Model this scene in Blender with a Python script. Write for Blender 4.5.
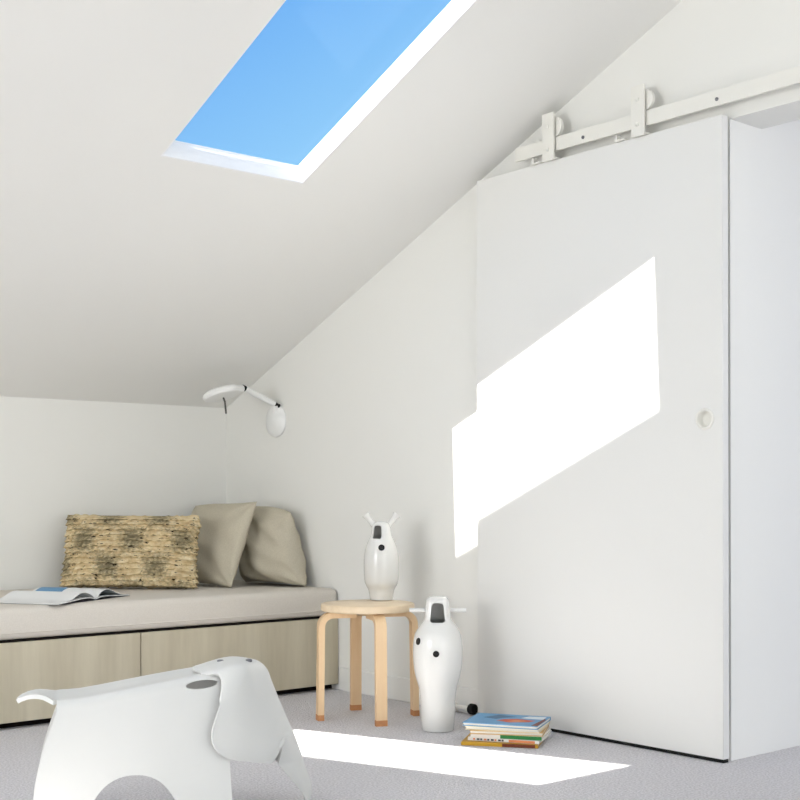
import bpy, bmesh, math, random
from mathutils import Vector, Matrix
random.seed(7)
S = bpy.context.scene
C = S.collection
PI = math.pi
R = math.radians
for o_ in list(bpy.data.objects):
    bpy.data.objects.remove(o_, do_unlink=True)

# ------------------------------------------------------------------ camera
F_PX, CY_PX, YAW, ROLL, EYE = 1282.327, 498.965, R(40.439), R(0.12227), 0.84
fwd = Vector((math.sin(YAW), math.cos(YAW), 0))
rgt0 = Vector((math.cos(YAW), -math.sin(YAW), 0))
dwn0 = Vector((0, 0, -1))
rgt = rgt0 * math.cos(ROLL) + dwn0 * math.sin(ROLL)
dwn = dwn0 * math.cos(ROLL) - rgt0 * math.sin(ROLL)
cd = bpy.data.cameras.new('camera')
cam = bpy.data.objects.new('camera', cd)
C.objects.link(cam)
m3 = Matrix((rgt, -dwn, -fwd)).transposed()
cam.matrix_world = Matrix.Translation((0, 0, EYE)) @ m3.to_4x4()
cd.sensor_fit = 'HORIZONTAL'
cd.sensor_width = 36
cd.lens = 36 * F_PX / 800
cd.shift_y = (CY_PX - 400) / 800
cd.clip_start = 0.05
S.camera = cam

# ------------------------------------------------------------------ sky
W = bpy.data.worlds.new('sky')
S.world = W
W.use_nodes = True
wn, wl = W.node_tree.nodes, W.node_tree.links
wn.clear()
tc = wn.new('ShaderNodeTexCoord')
dotn = wn.new('ShaderNodeVectorMath'); dotn.operation = 'DOT_PRODUCT'
dotn.inputs[1].default_value = (-0.36, 0.26, 0.88)
ramp = wn.new('ShaderNodeValToRGB')
ramp.color_ramp.elements[0].position = 0.0
ramp.color_ramp.elements[0].color = (0.75, 0.88, 1.0, 1)
ramp.color_ramp.elements[1].position = 1.0
ramp.color_ramp.elements[1].color = (0.10, 0.33, 0.85, 1)
for pos, col in ((0.20, (0.32, 0.66, 1.0, 1)), (0.36, (0.145, 0.43, 0.94, 1))):
    e = ramp.color_ramp.elements.new(pos); e.color = col
bg = wn.new('ShaderNodeBackground'); bg.inputs['Strength'].default_value = 1.0
wo = wn.new('ShaderNodeOutputWorld')
wl.new(tc.outputs['Generated'], dotn.inputs[0])
wl.new(dotn.outputs['Value'], ramp.inputs['Fac'])
wl.new(ramp.outputs['Color'], bg.inputs['Color'])
wl.new(bg.outputs[0], wo.inputs['Surface'])

# ------------------------------------------------------------------ sun, next-room daylight, and added fill lamps at unseen windows
sl = bpy.data.lights.new('sun', 'SUN')
sl.energy = 12.0
sl.angle = R(0.45)
sl.color = (1.0, 0.97, 0.92)
sun = bpy.data.objects.new('sun', sl); C.objects.link(sun)
SUN = Vector((0.815, -0.035, -1.0)).normalized()
sun.rotation_euler = SUN.to_track_quat('-Z', 'Y').to_euler()
sun.location = (-3, 3, 8)


def area(name, loc, aim, sx, sy, watts, col):
    l = bpy.data.lights.new(name, 'AREA')
    l.shape = 'RECTANGLE'; l.size = sx; l.size_y = sy
    l.energy = watts; l.color = col
    o = bpy.data.objects.new(name, l); C.objects.link(o)
    o.location = loc
    o.rotation_euler = (Vector(aim) - Vector(loc)).to_track_quat('-Z', 'Y').to_euler()
    return o


area('fill_front_window', (0.4, -5.35, 1.0), (0.4, 3, 1.0), 5.4, 1.2, 98, (1.0, 0.975, 0.935))  # added fill lamp behind the camera, at an invented window
area('fill_left_window', (-3.35, 2.5, 1.2), (0, 2.5, 1.2), 2.6, 1.3, 106, (1.0, 0.975, 0.935))  # added fill lamp at an invented side window, evens out the walls
for x_ in (0.84, -0.78):
    area('fill_roof_window', (x_, 3.35, 2.36), (x_, 3.35 - 0.397, 2.36 - 0.918), 0.5, 1.1, 6, (0.95, 0.97, 1.0))  # added lamps over the unseen skylights, topping up the weak sky light
area('daylight_next_room', (4.9, -1.35, 1.4), (4.9, 2, 1.2), 2.0, 1.6, 37, (0.86, 0.88, 1.0))

S.view_settings.view_transform = 'Standard'
S.view_settings.look = 'None'
S.view_settings.gamma = 1
S.view_settings.use_curve_mapping = False
S.view_settings.exposure = 0.0


# ------------------------------------------------------------------ materials
def lin(c):
    c /= 255.0
    return c / 12.92 if c <= 0.04045 else ((c + 0.055) / 1.055) ** 2.4


def rgb(r, g, b):
    return (lin(r), lin(g), lin(b), 1)


def mat(name, col, rough=0.6, spec=0.4, noise=None, bump=None, metal=0.0, trans=0.0):
    """plain procedural surface; noise=(scale, second colour, amount); bump=(scale, strength, distance)"""
    m = bpy.data.materials.new(name); m.use_nodes = True
    nt = m.node_tree; b = nt.nodes['Principled BSDF']
    b.inputs['Base Color'].default_value = col
    b.inputs['Roughness'].default_value = rough
    b.inputs['Specular IOR Level'].default_value = spec
    b.inputs['Metallic'].default_value = metal
    t = nt.nodes.new('ShaderNodeTexCoord')
    if noise:
        n = nt.nodes.new('ShaderNodeTexNoise'); n.inputs['Scale'].default_value = noise[0]
        n.inputs['Detail'].default_value = 4
        r = nt.nodes.new('ShaderNodeValToRGB')
        r.color_ramp.elements[0].position = 0.5 - noise[2]; r.color_ramp.elements[0].color = col
        r.color_ramp.elements[1].position = 0.5 + noise[2]; r.color_ramp.elements[1].color = noise[1]
        nt.links.new(t.outputs['Object'], n.inputs['Vector'])
        nt.links.new(n.outputs['Fac'], r.inputs['Fac'])
        nt.links.new(r.outputs['Color'], b.inputs['Base Color'])
    if bump:
        n2 = nt.nodes.new('ShaderNodeTexNoise'); n2.inputs['Scale'].default_value = bump[0]
        n2.inputs['Detail'].default_value = 3
        bp = nt.nodes.new('ShaderNodeBump'); bp.inputs['Strength'].default_value = bump[1]
        bp.inputs['Distance'].default_value = bump[2]
        nt.links.new(t.outputs['Object'], n2.inputs['Vector'])
        nt.links.new(n2.outputs['Fac'], bp.inputs['Height'])
        nt.links.new(bp.outputs['Normal'], b.inputs['Normal'])
    return m


def wood(name, c1, c2, stretch, rough=0.5, scale=1.0):
    m = bpy.data.materials.new(name); m.use_nodes = True
    nt = m.node_tree; b = nt.nodes['Principled BSDF']
    t = nt.nodes.new('ShaderNodeTexCoord')
    mp = nt.nodes.new('ShaderNodeMapping'); mp.inputs['Scale'].default_value = stretch
    n = nt.nodes.new('ShaderNodeTexNoise'); n.inputs['Scale'].default_value = scale
    n.inputs['Detail'].default_value = 6; n.inputs['Roughness'].default_value = 0.62
    r = nt.nodes.new('ShaderNodeValToRGB')
    r.color_ramp.elements[0].position = 0.32; r.color_ramp.elements[0].color = c1
    r.color_ramp.elements[1].position = 0.68; r.color_ramp.elements[1].color = c2
    nt.links.new(t.outputs['Object'], mp.inputs['Vector'])
    nt.links.new(mp.outputs[0], n.inputs['Vector'])
    nt.links.new(n.outputs['Fac'], r.inputs['Fac'])
    nt.links.new(r.outputs['Color'], b.inputs['Base Color'])
    b.inputs['Roughness'].default_value = rough
    b.inputs['Specular IOR Level'].default_value = 0.35
    return m


M = {}
M['wall'] = mat('wall_paint', rgb(242, 241, 236), 0.85, 0.2, bump=(60, 0.03, 0.002))
M['ceil'] = mat('ceiling_paint', rgb(243, 242, 238), 0.9, 0.2)
M['trim'] = mat('trim_paint', rgb(240, 239, 235), 0.45, 0.4)
M['door'] = mat('door_paint', rgb(236, 235, 231), 0.4, 0.4)
M['frame'] = mat('window_frame_paint', rgb(246, 246, 246), 0.4, 0.4)
M['carpet'] = mat('loop_carpet', rgb(206, 203, 204), 0.97, 0.05, noise=(140, rgb(240, 237, 239), 0.16), bump=(160, 0.8, 0.01))
M['oak'] = wood('pale_oak_veneer', rgb(190, 180, 156), rgb(214, 205, 182), (9, 9, 0.8), 0.55)
M['birch'] = wood('birch_legs', rgb(226, 190, 146), rgb(240, 210, 170), (16, 16, 1.2), 0.4)
M['birch_end'] = wood('birch_end_grain', rgb(188, 128, 84), rgb(205, 148, 100), (30, 30, 30), 0.6)
M['birch_top'] = wood('birch_top', rgb(226, 202, 168), rgb(240, 220, 190), (3, 22, 22), 0.4)
M['gap'] = mat('recess_shade', rgb(26, 22, 20), 0.9, 0.1)  # near-black colour stands for the shade in the bench gaps
M['linen'] = mat('cushion_linen', rgb(220, 213, 202), 0.95, 0.1, noise=(300, rgb(228, 221, 211), 0.2), bump=(420, 0.25, 0.002))
M['pillow'] = mat('pillow_linen', rgb(192, 184, 164), 0.95, 0.1, noise=(220, rgb(204, 196, 177), 0.2), bump=(380, 0.3, 0.002))
M['ceramic'] = mat('glazed_white_ceramic', rgb(230, 229, 225), 0.16, 0.5)
M['black'] = mat('black_glaze', rgb(14, 14, 14), 0.25, 0.5)
M['plastic'] = mat('white_moulded_plastic', rgb(219, 219, 216), 0.42, 0.4)
M['grey'] = mat('grey_fixing', rgb(120, 120, 124), 0.4, 0.5, metal=0.6)
M['metal'] = mat('white_powder_coat', rgb(240, 238, 230), 0.4, 0.4)
M['steel'] = mat('dark_steel', rgb(90, 88, 84), 0.35, 0.5, metal=0.8)
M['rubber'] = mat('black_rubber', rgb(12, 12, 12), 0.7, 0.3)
M['lamp'] = mat('lamp_white', rgb(246, 246, 244), 0.35, 0.4)
M['paper'] = mat('paper', rgb(240, 236, 226), 0.8, 0.2, noise=(900, rgb(226, 220, 206), 0.1))
M['page'] = mat('magazine_page', rgb(238, 238, 236), 0.5, 0.3)


def flat(name, r, g, b, rough=0.45):
    return mat(name, rgb(r, g, b), rough, 0.35)


def glass():
    m = bpy.data.materials.new('thin_window_glass'); m.use_nodes = True
    nt = m.node_tree; nt.nodes.clear()
    tr = nt.nodes.new('ShaderNodeBsdfTransparent'); tr.inputs[0].default_value = (0.985, 0.99, 0.99, 1)
    gl = nt.nodes.new('ShaderNodeBsdfGlossy'); gl.inputs['Roughness'].default_value = 0.02
    mx = nt.nodes.new('ShaderNodeMixShader'); mx.inputs[0].default_value = 0.005
    ou = nt.nodes.new('ShaderNodeOutputMaterial')
    nt.links.new(tr.outputs[0], mx.inputs[1]); nt.links.new(gl.outputs[0], mx.inputs[2])
    nt.links.new(mx.outputs[0], ou.inputs['Surface'])
    return m


M['glass'] = glass()


# ------------------------------------------------------------------ mesh helpers
def obj(name, bm, m, parent=None, smooth=None, loc=None):
    me = bpy.data.meshes.new(name)
    bmesh.ops.recalc_face_normals(bm, faces=bm.faces)
    bm.to_mesh(me); bm.free()
    if m: me.materials.append(m)
    if smooth is not None:
        for p in me.polygons: p.use_smooth = True
        if smooth < 180:
            try:
                me.set_sharp_from_angle(angle=R(smooth))
            except Exception:
                pass
    o = bpy.data.objects.new(name, me); C.objects.link(o)
    if parent: o.parent = parent
    if loc: o.location = loc
    return o


def thing(name, label, cat, loc=(0, 0, 0), rz=0.0, group=None):
    o = bpy.data.objects.new(name, None); C.objects.link(o)
    o.empty_display_size = 0.1
    o.location = loc; o.rotation_euler = (0, 0, rz)
    o['label'] = label; o['category'] = cat
    if group: o['group'] = group
    return o


def tag(o, label, cat, group=None):
    o['label'] = label; o['category'] = cat
    if group: o['group'] = group
    return o


def struct(o):
    o['kind'] = 'structure'
    return o


def add_box(bm, lo, hi, mtx=None, bevel=0.0, seg=2):
    vs = []
    for x in (lo[0], hi[0]):
        for y in (lo[1], hi[1]):
            for z in (lo[2], hi[2]):
                vs.append(bm.verts.new((x, y, z)))
    fs = [(0, 1, 3, 2), (4, 6, 7, 5), (0, 4, 5, 1), (2, 3, 7, 6), (0, 2, 6, 4), (1, 5, 7, 3)]
    faces = [bm.faces.new([vs[i] for i in f]) for f in fs]
    if bevel > 0:
        es = list({e for f in faces for e in f.edges})
        r = bmesh.ops.bevel(bm, geom=es, offset=bevel, segments=seg, profile=0.5, affect='EDGES')
        vs = list({v for f in r['faces'] for v in f.verts} | {v for v in vs if v.is_valid})
    if mtx is not None:
        bmesh.ops.transform(bm, matrix=mtx, verts=[v for v in vs if v.is_valid])
    return vs


def box(name, lo, hi, m, parent=None, bevel=0.0, seg=2):
    bm = bmesh.new(); add_box(bm, lo, hi, None, bevel, seg)
    return obj(name, bm, m, parent, 40 if bevel else None)


def add_prism(bm, pts, ax, a, b):
    """polygon pts (2D) extruded along axis ax from a to b"""
    def P(p, t):
        q = list(p); q.insert(ax, t); return q
    lo = [bm.verts.new(P(p, a)) for p in pts]
    hi = [bm.verts.new(P(p, b)) for p in pts]
    bm.faces.new(lo); bm.faces.new(hi[::-1])
    n = len(pts)
    for i in range(n):
        bm.faces.new((lo[i], lo[(i + 1) % n], hi[(i + 1) % n], hi[i]))


def add_lathe(bm, prof, seg=48, mtx=None, cap=True, shape=None):
    """profile of (r, z); shape(angle, r, z) -> (x, y)"""
    rings = []
    for r, z in prof:
        ring = []
        for k in range(seg):
            a = 2 * PI * k / seg
            x, y = (r * math.cos(a), r * math.sin(a)) if shape is None else shape(a, r, z)
            ring.append(bm.verts.new((x, y, z)))
        rings.append(ring)
    for i in range(len(rings) - 1):
        for k in range(seg):
            bm.faces.new((rings[i][k], rings[i][(k + 1) % seg], rings[i + 1][(k + 1) % seg], rings[i + 1][k]))
    if cap:
        bm.faces.new(rings[0][::-1]); bm.faces.new(rings[-1])
    if mtx is not None:
        bmesh.ops.transform(bm, matrix=mtx, verts=[v for rg in rings for v in rg])
    return rings


def add_tube(bm, pts, radii, seg=16, cap=True, squash=None, up=None):
    pts = [Vector(p) for p in pts]
    if not hasattr(radii, '__len__'): radii = [radii] * len(pts)
    rings = []
    prev = Vector(up) if up else None
    for i, p in enumerate(pts):
        d = (pts[min(i + 1, len(pts) - 1)] - pts[max(i - 1, 0)]).normalized()
        if prev is None:
            prev = Vector((0, 0, 1)) if abs(d.z) < 0.9 else Vector((1, 0, 0))
        u = (prev - d * prev.dot(d)).normalized(); w = d.cross(u)
        prev = u
        sx, sy = squash if squash else (1, 1)
        rings.append([bm.verts.new(p + (u * math.cos(2 * PI * k / seg) * sx + w * math.sin(2 * PI * k / seg) * sy) * radii[i])
                      for k in range(seg)])
    for i in range(len(rings) - 1):
        for k in range(seg):
            bm.faces.new((rings[i][k], rings[i][(k + 1) % seg], rings[i + 1][(k + 1) % seg], rings[i + 1][k]))
    if cap:
        bm.faces.new(rings[0][::-1]); bm.faces.new(rings[-1])


def aim(loc, d, up=(0, 0, 1)):
    """matrix at loc whose local z points along d"""
    d = Vector(d).normalized()
    return Matrix.Translation(loc) @ d.to_track_quat('Z', 'Y').to_matrix().to_4x4()


def bake(o):
    """apply an object's modifiers to its mesh"""
    dg = bpy.context.evaluated_depsgraph_get()
    dg.update()
    me = bpy.data.meshes.new_from_object(o.evaluated_get(dg))
    old = o.data
    o.modifiers.clear()
    o.data = me
    bpy.data.meshes.remove(old)
    return o


def carve(o, bm_cut, solver='EXACT'):
    """cut the cutter mesh out of object o"""
    me = bpy.data.meshes.new('cut')
    bmesh.ops.recalc_face_normals(bm_cut, faces=bm_cut.faces)
    bm_cut.to_mesh(me); bm_cut.free()
    c = bpy.data.objects.new('cut', me); C.objects.link(c)
    c.parent = o.parent
    mod = o.modifiers.new('b', 'BOOLEAN'); mod.operation = 'DIFFERENCE'; mod.object = c; mod.solver = solver
    bpy.context.view_layer.update()
    bake(o)
    bpy.data.objects.remove(c, do_unlink=True)
    return o


def interp(tab, t):
    """smooth (Catmull-Rom) interpolation in a table of tuples at parameter 0..1"""
    n = len(tab) - 1
    f = min(max(t, 0), 1) * n
    i = min(int(f), n - 1); u = f - i
    p0, p1, p2, p3 = tab[max(i - 1, 0)], tab[i], tab[i + 1], tab[min(i + 2, n)]
    return tuple(0.5 * (2 * b + (c - a) * u + (2 * a - 5 * b + 4 * c - d) * u * u + (3 * b - a - 3 * c + d) * u ** 3)
                 for a, b, c, d in zip(p0, p1, p2, p3))


# ------------------------------------------------------------------ the room
XW, YK, SL, ZK = 3.465, 5.39, 0.432, 1.292         # gable wall, knee wall, roof slope, knee wall height
XL, YF, YR, YF2 = -3.0, -5.0, -0.5, -1.6                       # left wall, front wall, ridge
LS = math.hypot(1, SL)
NZ = Vector((0, SL / LS, 1 / LS))                  # roof normal (outwards)


def zc(y):
    return ZK + SL * (YK - y) if y >= YR else ZK + SL * (YK - YR) - SL * (YR - y)


def on_ceiling(x, y, d=0.0):
    return Vector((x, y, zc(y))) + NZ * d


bm = bmesh.new(); add_box(bm, (XL - 0.2, YF - 0.2, -0.12), (6.8, YK + 0.2, 0))
struct(obj('floor', bm, M['carpet']))

bm = bmesh.new(); add_box(bm, (XL - 0.2, YK, 0), (XW + 0.175, YK + 0.2, ZK + 0.02))
struct(obj('wall_back', bm, M['wall']))

# gable wall with the doorway
OY0, OY1, OZ, XT = 1.25, 2.435, 2.053, 0.175
bm = bmesh.new()
add_prism(bm, [(OY1, 0), (YK, 0), (YK, ZK + 0.02), (OY1, zc(OY1) + 0.02)], 0, XW, XW + XT)
add_prism(bm, [(YF - 0.2, 0), (OY0, 0), (OY0, zc(OY0) + .02), (YR, zc(YR) + 0.02), (YF - 0.2, zc(YF - 0.2) + 0.02)], 0, XW, XW + XT)
add_prism(bm, [(OY0, OZ), (OY1, OZ), (OY1, zc(OY1) + 0.02), (OY0, zc(OY0) + .02)], 0, XW, XW + XT)
struct(obj('wall_right', bm, M['wall']))

# left wall with a window opening added for fill light
bm = bmesh.new()
add_prism(bm, [(YF - 0.2, 0), (YK, 0), (YK, 0.6), (YF - 0.2, 0.6)], 0, XL - 0.2, XL)
add_prism(bm, [(YF - 0.2, 0.6), (1.2, 0.6), (1.2, 1.9), (YF - 0.2, zc(YF - 0.2))], 0, XL - 0.2, XL)
add_prism(bm, [(3.8, 0.6), (YK, 0.6), (YK, ZK + 0.02), (3.8, 1.9)], 0, XL - 0.2, XL)
add_prism(bm, [(YF - 0.2, zc(YF - .2) + .02), (1.2, 1.9), (3.8, 1.9), (YK, ZK + 0.02), (3.8, zc(3.8) + .02), (YR, zc(YR) + 0.02)], 0, XL - 0.2, XL)
struct(obj('wall_left', bm, M['wall']))

# front wall behind the camera with a wide window added for fill light
bm = bmesh.new()
add_box(bm, (XL, YF - 0.2, 0), (XW, YF, 0.4))
add_box(bm, (XL, YF - 0.2, 1.65), (XW, YF, zc(YF) + 0.01))
add_box(bm, (XL, YF - 0.2, 0.4), (-2.5, YF, 1.65))
add_box(bm, (3.2, YF - 0.2, 0.4), (XW, YF, 1.65))
struct(obj('wall_front', bm, M['wall']))

# next room, seen through the doorway
X2 = 6.6
bm = bmesh.new(); add_box(bm, (XW + XT, OY1, 0), (X2 + 0.2, OY1 + 0.15, 2.6))
struct(obj('wall_adjoining', bm, M['wall']))
bm = bmesh.new(); add_box(bm, (X2, YF2 - 0.2, 0), (X2 + 0.2, OY1, 2.6))
struct(obj('wall_far', bm, M['wall']))
bm = bmesh.new()
add_box(bm, (XW + XT, YF2 - 0.2, 0), (X2, YF2, 0.5)); add_box(bm, (XW + XT, YF2 - 0.2, 2.3), (X2, YF2, 2.6))
add_box(bm, (XW + XT, YF2 - 0.2, 0.5), (3.85, YF2, 2.3)); add_box(bm, (6.0, YF2 - 0.2, 0.5), (X2, YF2, 2.3))
struct(obj('wall_adjoining_front', bm, M['wall']))
bm = bmesh.new(); add_box(bm, (XW + XT, YF2 - 0.2, 2.6), (X2 + 0.2, OY1 + 0.15, 2.7))
struct(obj('ceiling_adjoining', bm, M['ceil']))

# sloped ceiling with three roof-window openings
SKY = [(2.695, 3.78), (2.66, 3.88), (2.66, 3.88)]   # upper and lower edges
SK_W, SK_P = 0.588, 1.592
SKX = [2.172, 2.172 - SK_P, 2.172 - 2 * SK_P]       # left edges
DC = 0.040                                          # ceiling build-up
bm = bmesh.new()
vt = {}


def cv(x, y, d):
    k = (round(x, 4), round(y, 4), d)
    if k not in vt: vt[k] = bm.verts.new(on_ceiling(x, y, d))
    return vt[k]


def slab(x0, x1, y0, y1, y0_top=None):
    t = y0 if y0_top is None else y0_top
    bm.faces.new([cv(x, y, 0) for x, y in ((x0, y0), (x1, y0), (x1, y1), (x0, y1))])
    bm.faces.new([cv(x, y, DC) for x, y in ((x0, t), (x0, y1), (x1, y1), (x1, t))])


xr = XW + XT
order = sorted(zip(SKX, SKY))
for x0, (y0, y1) in order:
    slab(x0, x0 + SK_W, YR, y0); slab(x0, x0 + SK_W, y1, YK + 0.25, y1 - NZ.y * DC)
    q = [(x0, y0), (x0 + SK_W, y0), (x0 + SK_W, y1), (x0, y1)]
    for a in range(4):
        (xa, ya), (xb, yb) = q[a], q[(a + 1) % 4]
        up = lambda y: y - NZ.y * DC if y == y1 else y          # the lower reveal is plumb
        bm.faces.new([cv(xa, ya, 0), cv(xb, yb, 0), cv(xb, up(yb), DC), cv(xa, up(ya), DC)])
cuts = [XL - 0.2] + [v for x0, _ in order for v in (x0, x0 + SK_W)] + [xr]
for a in range(0, len(cuts), 2): slab(cuts[a], cuts[a + 1], YR, YK + 0.25)
# the other slope, beyond the ridge, with an opening added for top light
zr = zc(YR)
ye = YF - 0.35
n2 = Vector((0, -SL / LS, 1 / LS)) * DC
RX0, RX1, RY0, RY1 = -1.6, 2.4, -3.4, -1.8


def rear_quad(x0, x1, y0, y1):
    A = [Vector((x0, y0, zc(y0))), Vector((x1, y0, zc(y0))), Vector((x1, y1, zc(y1))), Vector((x0, y1, zc(y1)))]
    bm.faces.new([bm.verts.new(p) for p in A])
    bm.faces.new([bm.verts.new(p + n2) for p in A[::-1]])


rear_quad(cuts[0], xr, RY1, YR); rear_quad(cuts[0], xr, ye, RY0)
rear_quad(cuts[0], RX0, RY0, RY1); rear_quad(RX1, xr, RY0, RY1)
ceiling = struct(obj('ceiling', bm, M['ceil']))

# roof windows: frame (the outer left stile stands taller), glass, in each opening
for i, x0 in enumerate(SKX):
    x1 = x0 + SK_W
    SK_Y0, SK_Y1 = SKY[i]
    w = struct(bpy.data.objects.new('window_%d' % (i + 1), None)); C.objects.link(w)
    w.location = on_ceiling((x0 + x1) / 2, (SK_Y0 + SK_Y1) / 2, DC)
    w.rotation_euler = (-math.atan(SL), 0, 0)       # local y runs down the slope, z is the roof normal
    hw, hl = SK_W / 2, (SK_Y1 - SK_Y0) / 2 * LS
    lo_ = hl - SL * (DC + 0.018)                    # inner edge of the bottom rail
    bm = bmesh.new()
    add_box(bm, (-hw - 0.07, -hl - 0.07, 0.001), (-hw + 0.025, hl + 0.07, 0.038))
    add_box(bm, (-hw - 0.07, -hl - 0.07, 0.038), (-hw + 0.040, hl + 0.07, 0.107))
    add_box(bm, (hw, -hl - 0.07, 0.001), (hw + 0.07, hl + 0.07, 0.038))
    add_prism(bm, [(hl - SL * (DC + 0.001), 0.001), (lo_, 0.018), (hl + 0.07, 0.018), (hl + 0.07, 0.001)], 0, -hw + 0.025, hw)
    add_box(bm, (-hw + 0.025, -hl - 0.07, 0.001), (hw, -hl, 0.038))
    obj('window_frame', bm, M['frame'], w)
    # thin painted lining of the reveal
    bm = bmesh.new()
    t = 0.006
    add_box(bm, (-hw, -hl, -DC), (-hw + t, hl, 0.0)); add_box(bm, (hw - t, -hl, -DC), (hw, hl, 0.0))
    add_prism(bm, [(hl, -DC), (hl - SL * DC, 0), (hl - SL * DC - t, 0), (hl - t, -DC)], 0, -hw + t, hw - t); add_box(bm, (-hw + t, -hl, -DC), (hw - t, -hl + t, 0.0))
    obj('reveal_lining', bm, M['frame'], w)
    bm = bmesh.new(); add_box(bm, (-hw + 0.0255, -hl + 0.001, 0.008), (hw - 0.001, lo_ - 0.001, 0.014))
    obj('pane', bm, M['glass'], w)

w = struct(bpy.data.objects.new('window_7', None)); C.objects.link(w)  # unseen roof window, added for more light from above
w.location = Vector(((RX0 + RX1) / 2, (RY0 + RY1) / 2, zc((RY0 + RY1) / 2))) + n2
w.rotation_euler = (math.atan(SL), 0, 0)
hw, hl = (RX1 - RX0) / 2, (RY1 - RY0) / 2 * LS
bm = bmesh.new()
add_box(bm, (-hw, -hl, -DC), (-hw + .03, hl, .03)); add_box(bm, (hw - .03, -hl, -DC), (hw, hl, .03))
add_box(bm, (-hw + .03, -hl, -DC), (hw - .03, -hl + .03, .03)); add_box(bm, (-hw + .03, hl - .03, -DC), (hw - .03, hl, .03))
obj('window_frame', bm, M['frame'], w)
bm = bmesh.new(); add_box(bm, (-hw + .031, -hl + .031, .008), (hw - .031, hl - .031, .014)); obj('pane', bm, M['glass'], w)

# unseen windows: the front one added for fill, the other lights the next room
for n, lo, hi in (('window_4', (-2.5, YF - 0.12, 0.4), (3.2, YF - 0.06, 1.65)),
                  ('window_5', (3.85, YF2 - 0.12, 0.5), (6.0, YF2 - 0.06, 2.3))):
    w = struct(bpy.data.objects.new(n, None)); C.objects.link(w)
    w.location = ((lo[0] + hi[0]) / 2, lo[1], lo[2])
    hw = (hi[0] - lo[0]) / 2; h = hi[2] - lo[2]
    bm = bmesh.new()
    for a, b in (((-hw, 0, 0), (hw, .06, .05)), ((-hw, 0, h - .05), (hw, .06, h)), ((-hw, 0, .05), (-hw + .05, .06, h - .05)),
                 ((hw - .05, 0, .05), (hw, .06, h - .05)), ((-.025, 0, .05), (.025, .06, h - .05))):
        add_box(bm, a, b)
    obj('window_frame', bm, M['frame'], w)
    bm = bmesh.new(); add_box(bm, (-hw + .05, .027, .05), (-.025, .033, h - .05)); add_box(bm, (.025, .027, .05), (hw - .05, .033, h - .05))
    obj('pane', bm, M['glass'], w)
w = struct(bpy.data.objects.new('window_6', None)); C.objects.link(w); w.location = (XL - 0.12, 2.5, 0.6)  # unseen left window, added to go with its fill lamp
bm = bmesh.new()
for a, b in (((0, -1.3, 0), (.06, 1.3, .05)), ((0, -1.3, 1.25), (.06, 1.3, 1.3)), ((0, -1.3, .05), (.06, -1.25, 1.25)), ((0, 1.25, .05), (.06, 1.3, 1.25))):
    add_box(bm, a, b)
obj('window_frame', bm, M['frame'], w)
bm = bmesh.new(); add_box(bm, (.027, -1.25, .05), (.033, 1.25, 1.25)); obj('pane', bm, M['glass'], w)

# skirting on the gable wall
bm = bmesh.new(); add_box(bm, (XW - 0.012, OY1 + 0.01, 0.0), (XW, 4.47, 0.1), None, 0.003, 1)
struct(obj('baseboard_right', bm, M['trim']))

# ------------------------------------------------------------------ sliding barn door
DX0, DX1, DY0, DY1, DZ = 3.409, 3.440, 2.425, 3.545, 2.056
door = struct(bpy.data.objects.new('door_1', None)); C.objects.link(door); door.location = (DX0, (DY0 + DY1) / 2, 0)
oy = (DY0 + DY1) / 2
panel = box('door_panel', (0, DY0 - oy, 0.012), (DX1 - DX0, DY1 - oy, DZ), M['door'], door, 0.0015, 1)
box('gap_shade_strip', (0.003, DY0 - oy + 0.002, 0.001), (DX1 - DX0 - 0.003, DY1 - oy - 0.002, 0.0118), M['rubber'], door)  # black strip added so the gap under the door reads as dark shade
hy_, hz_ = 2.493 - oy, 1.094
bmc = bmesh.new()
add_lathe(bmc, [(0.0262, -0.02), (0.0262, 0.0225)], 40, Matrix.Translation((0, hy_, hz_)) @ Matrix.Rotation(R(90), 4, 'Y'))
bpy.context.view_layer.update()
carve(panel, bmc)
bm = bmesh.new()
prof = [(0.0005, 0.020), (0.018, 0.0198), (0.0225, 0.0170), (0.0245, 0.0080), (0.0255, -0.0035), (0.0275, -0.0058), (0.031, -0.006), (0.034, -0.004), (0.035, -0.0005),
        (0.0262, -0.0002), (0.0258, 0.0210), (0.0005, 0.0215)]
add_lathe(bm, prof, 48, Matrix.Translation((0, hy_, hz_)) @ Matrix.Rotation(R(90), 4, 'Y'), cap=False)
obj('pull_handle', bm, M['metal'], door, 50)


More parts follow.
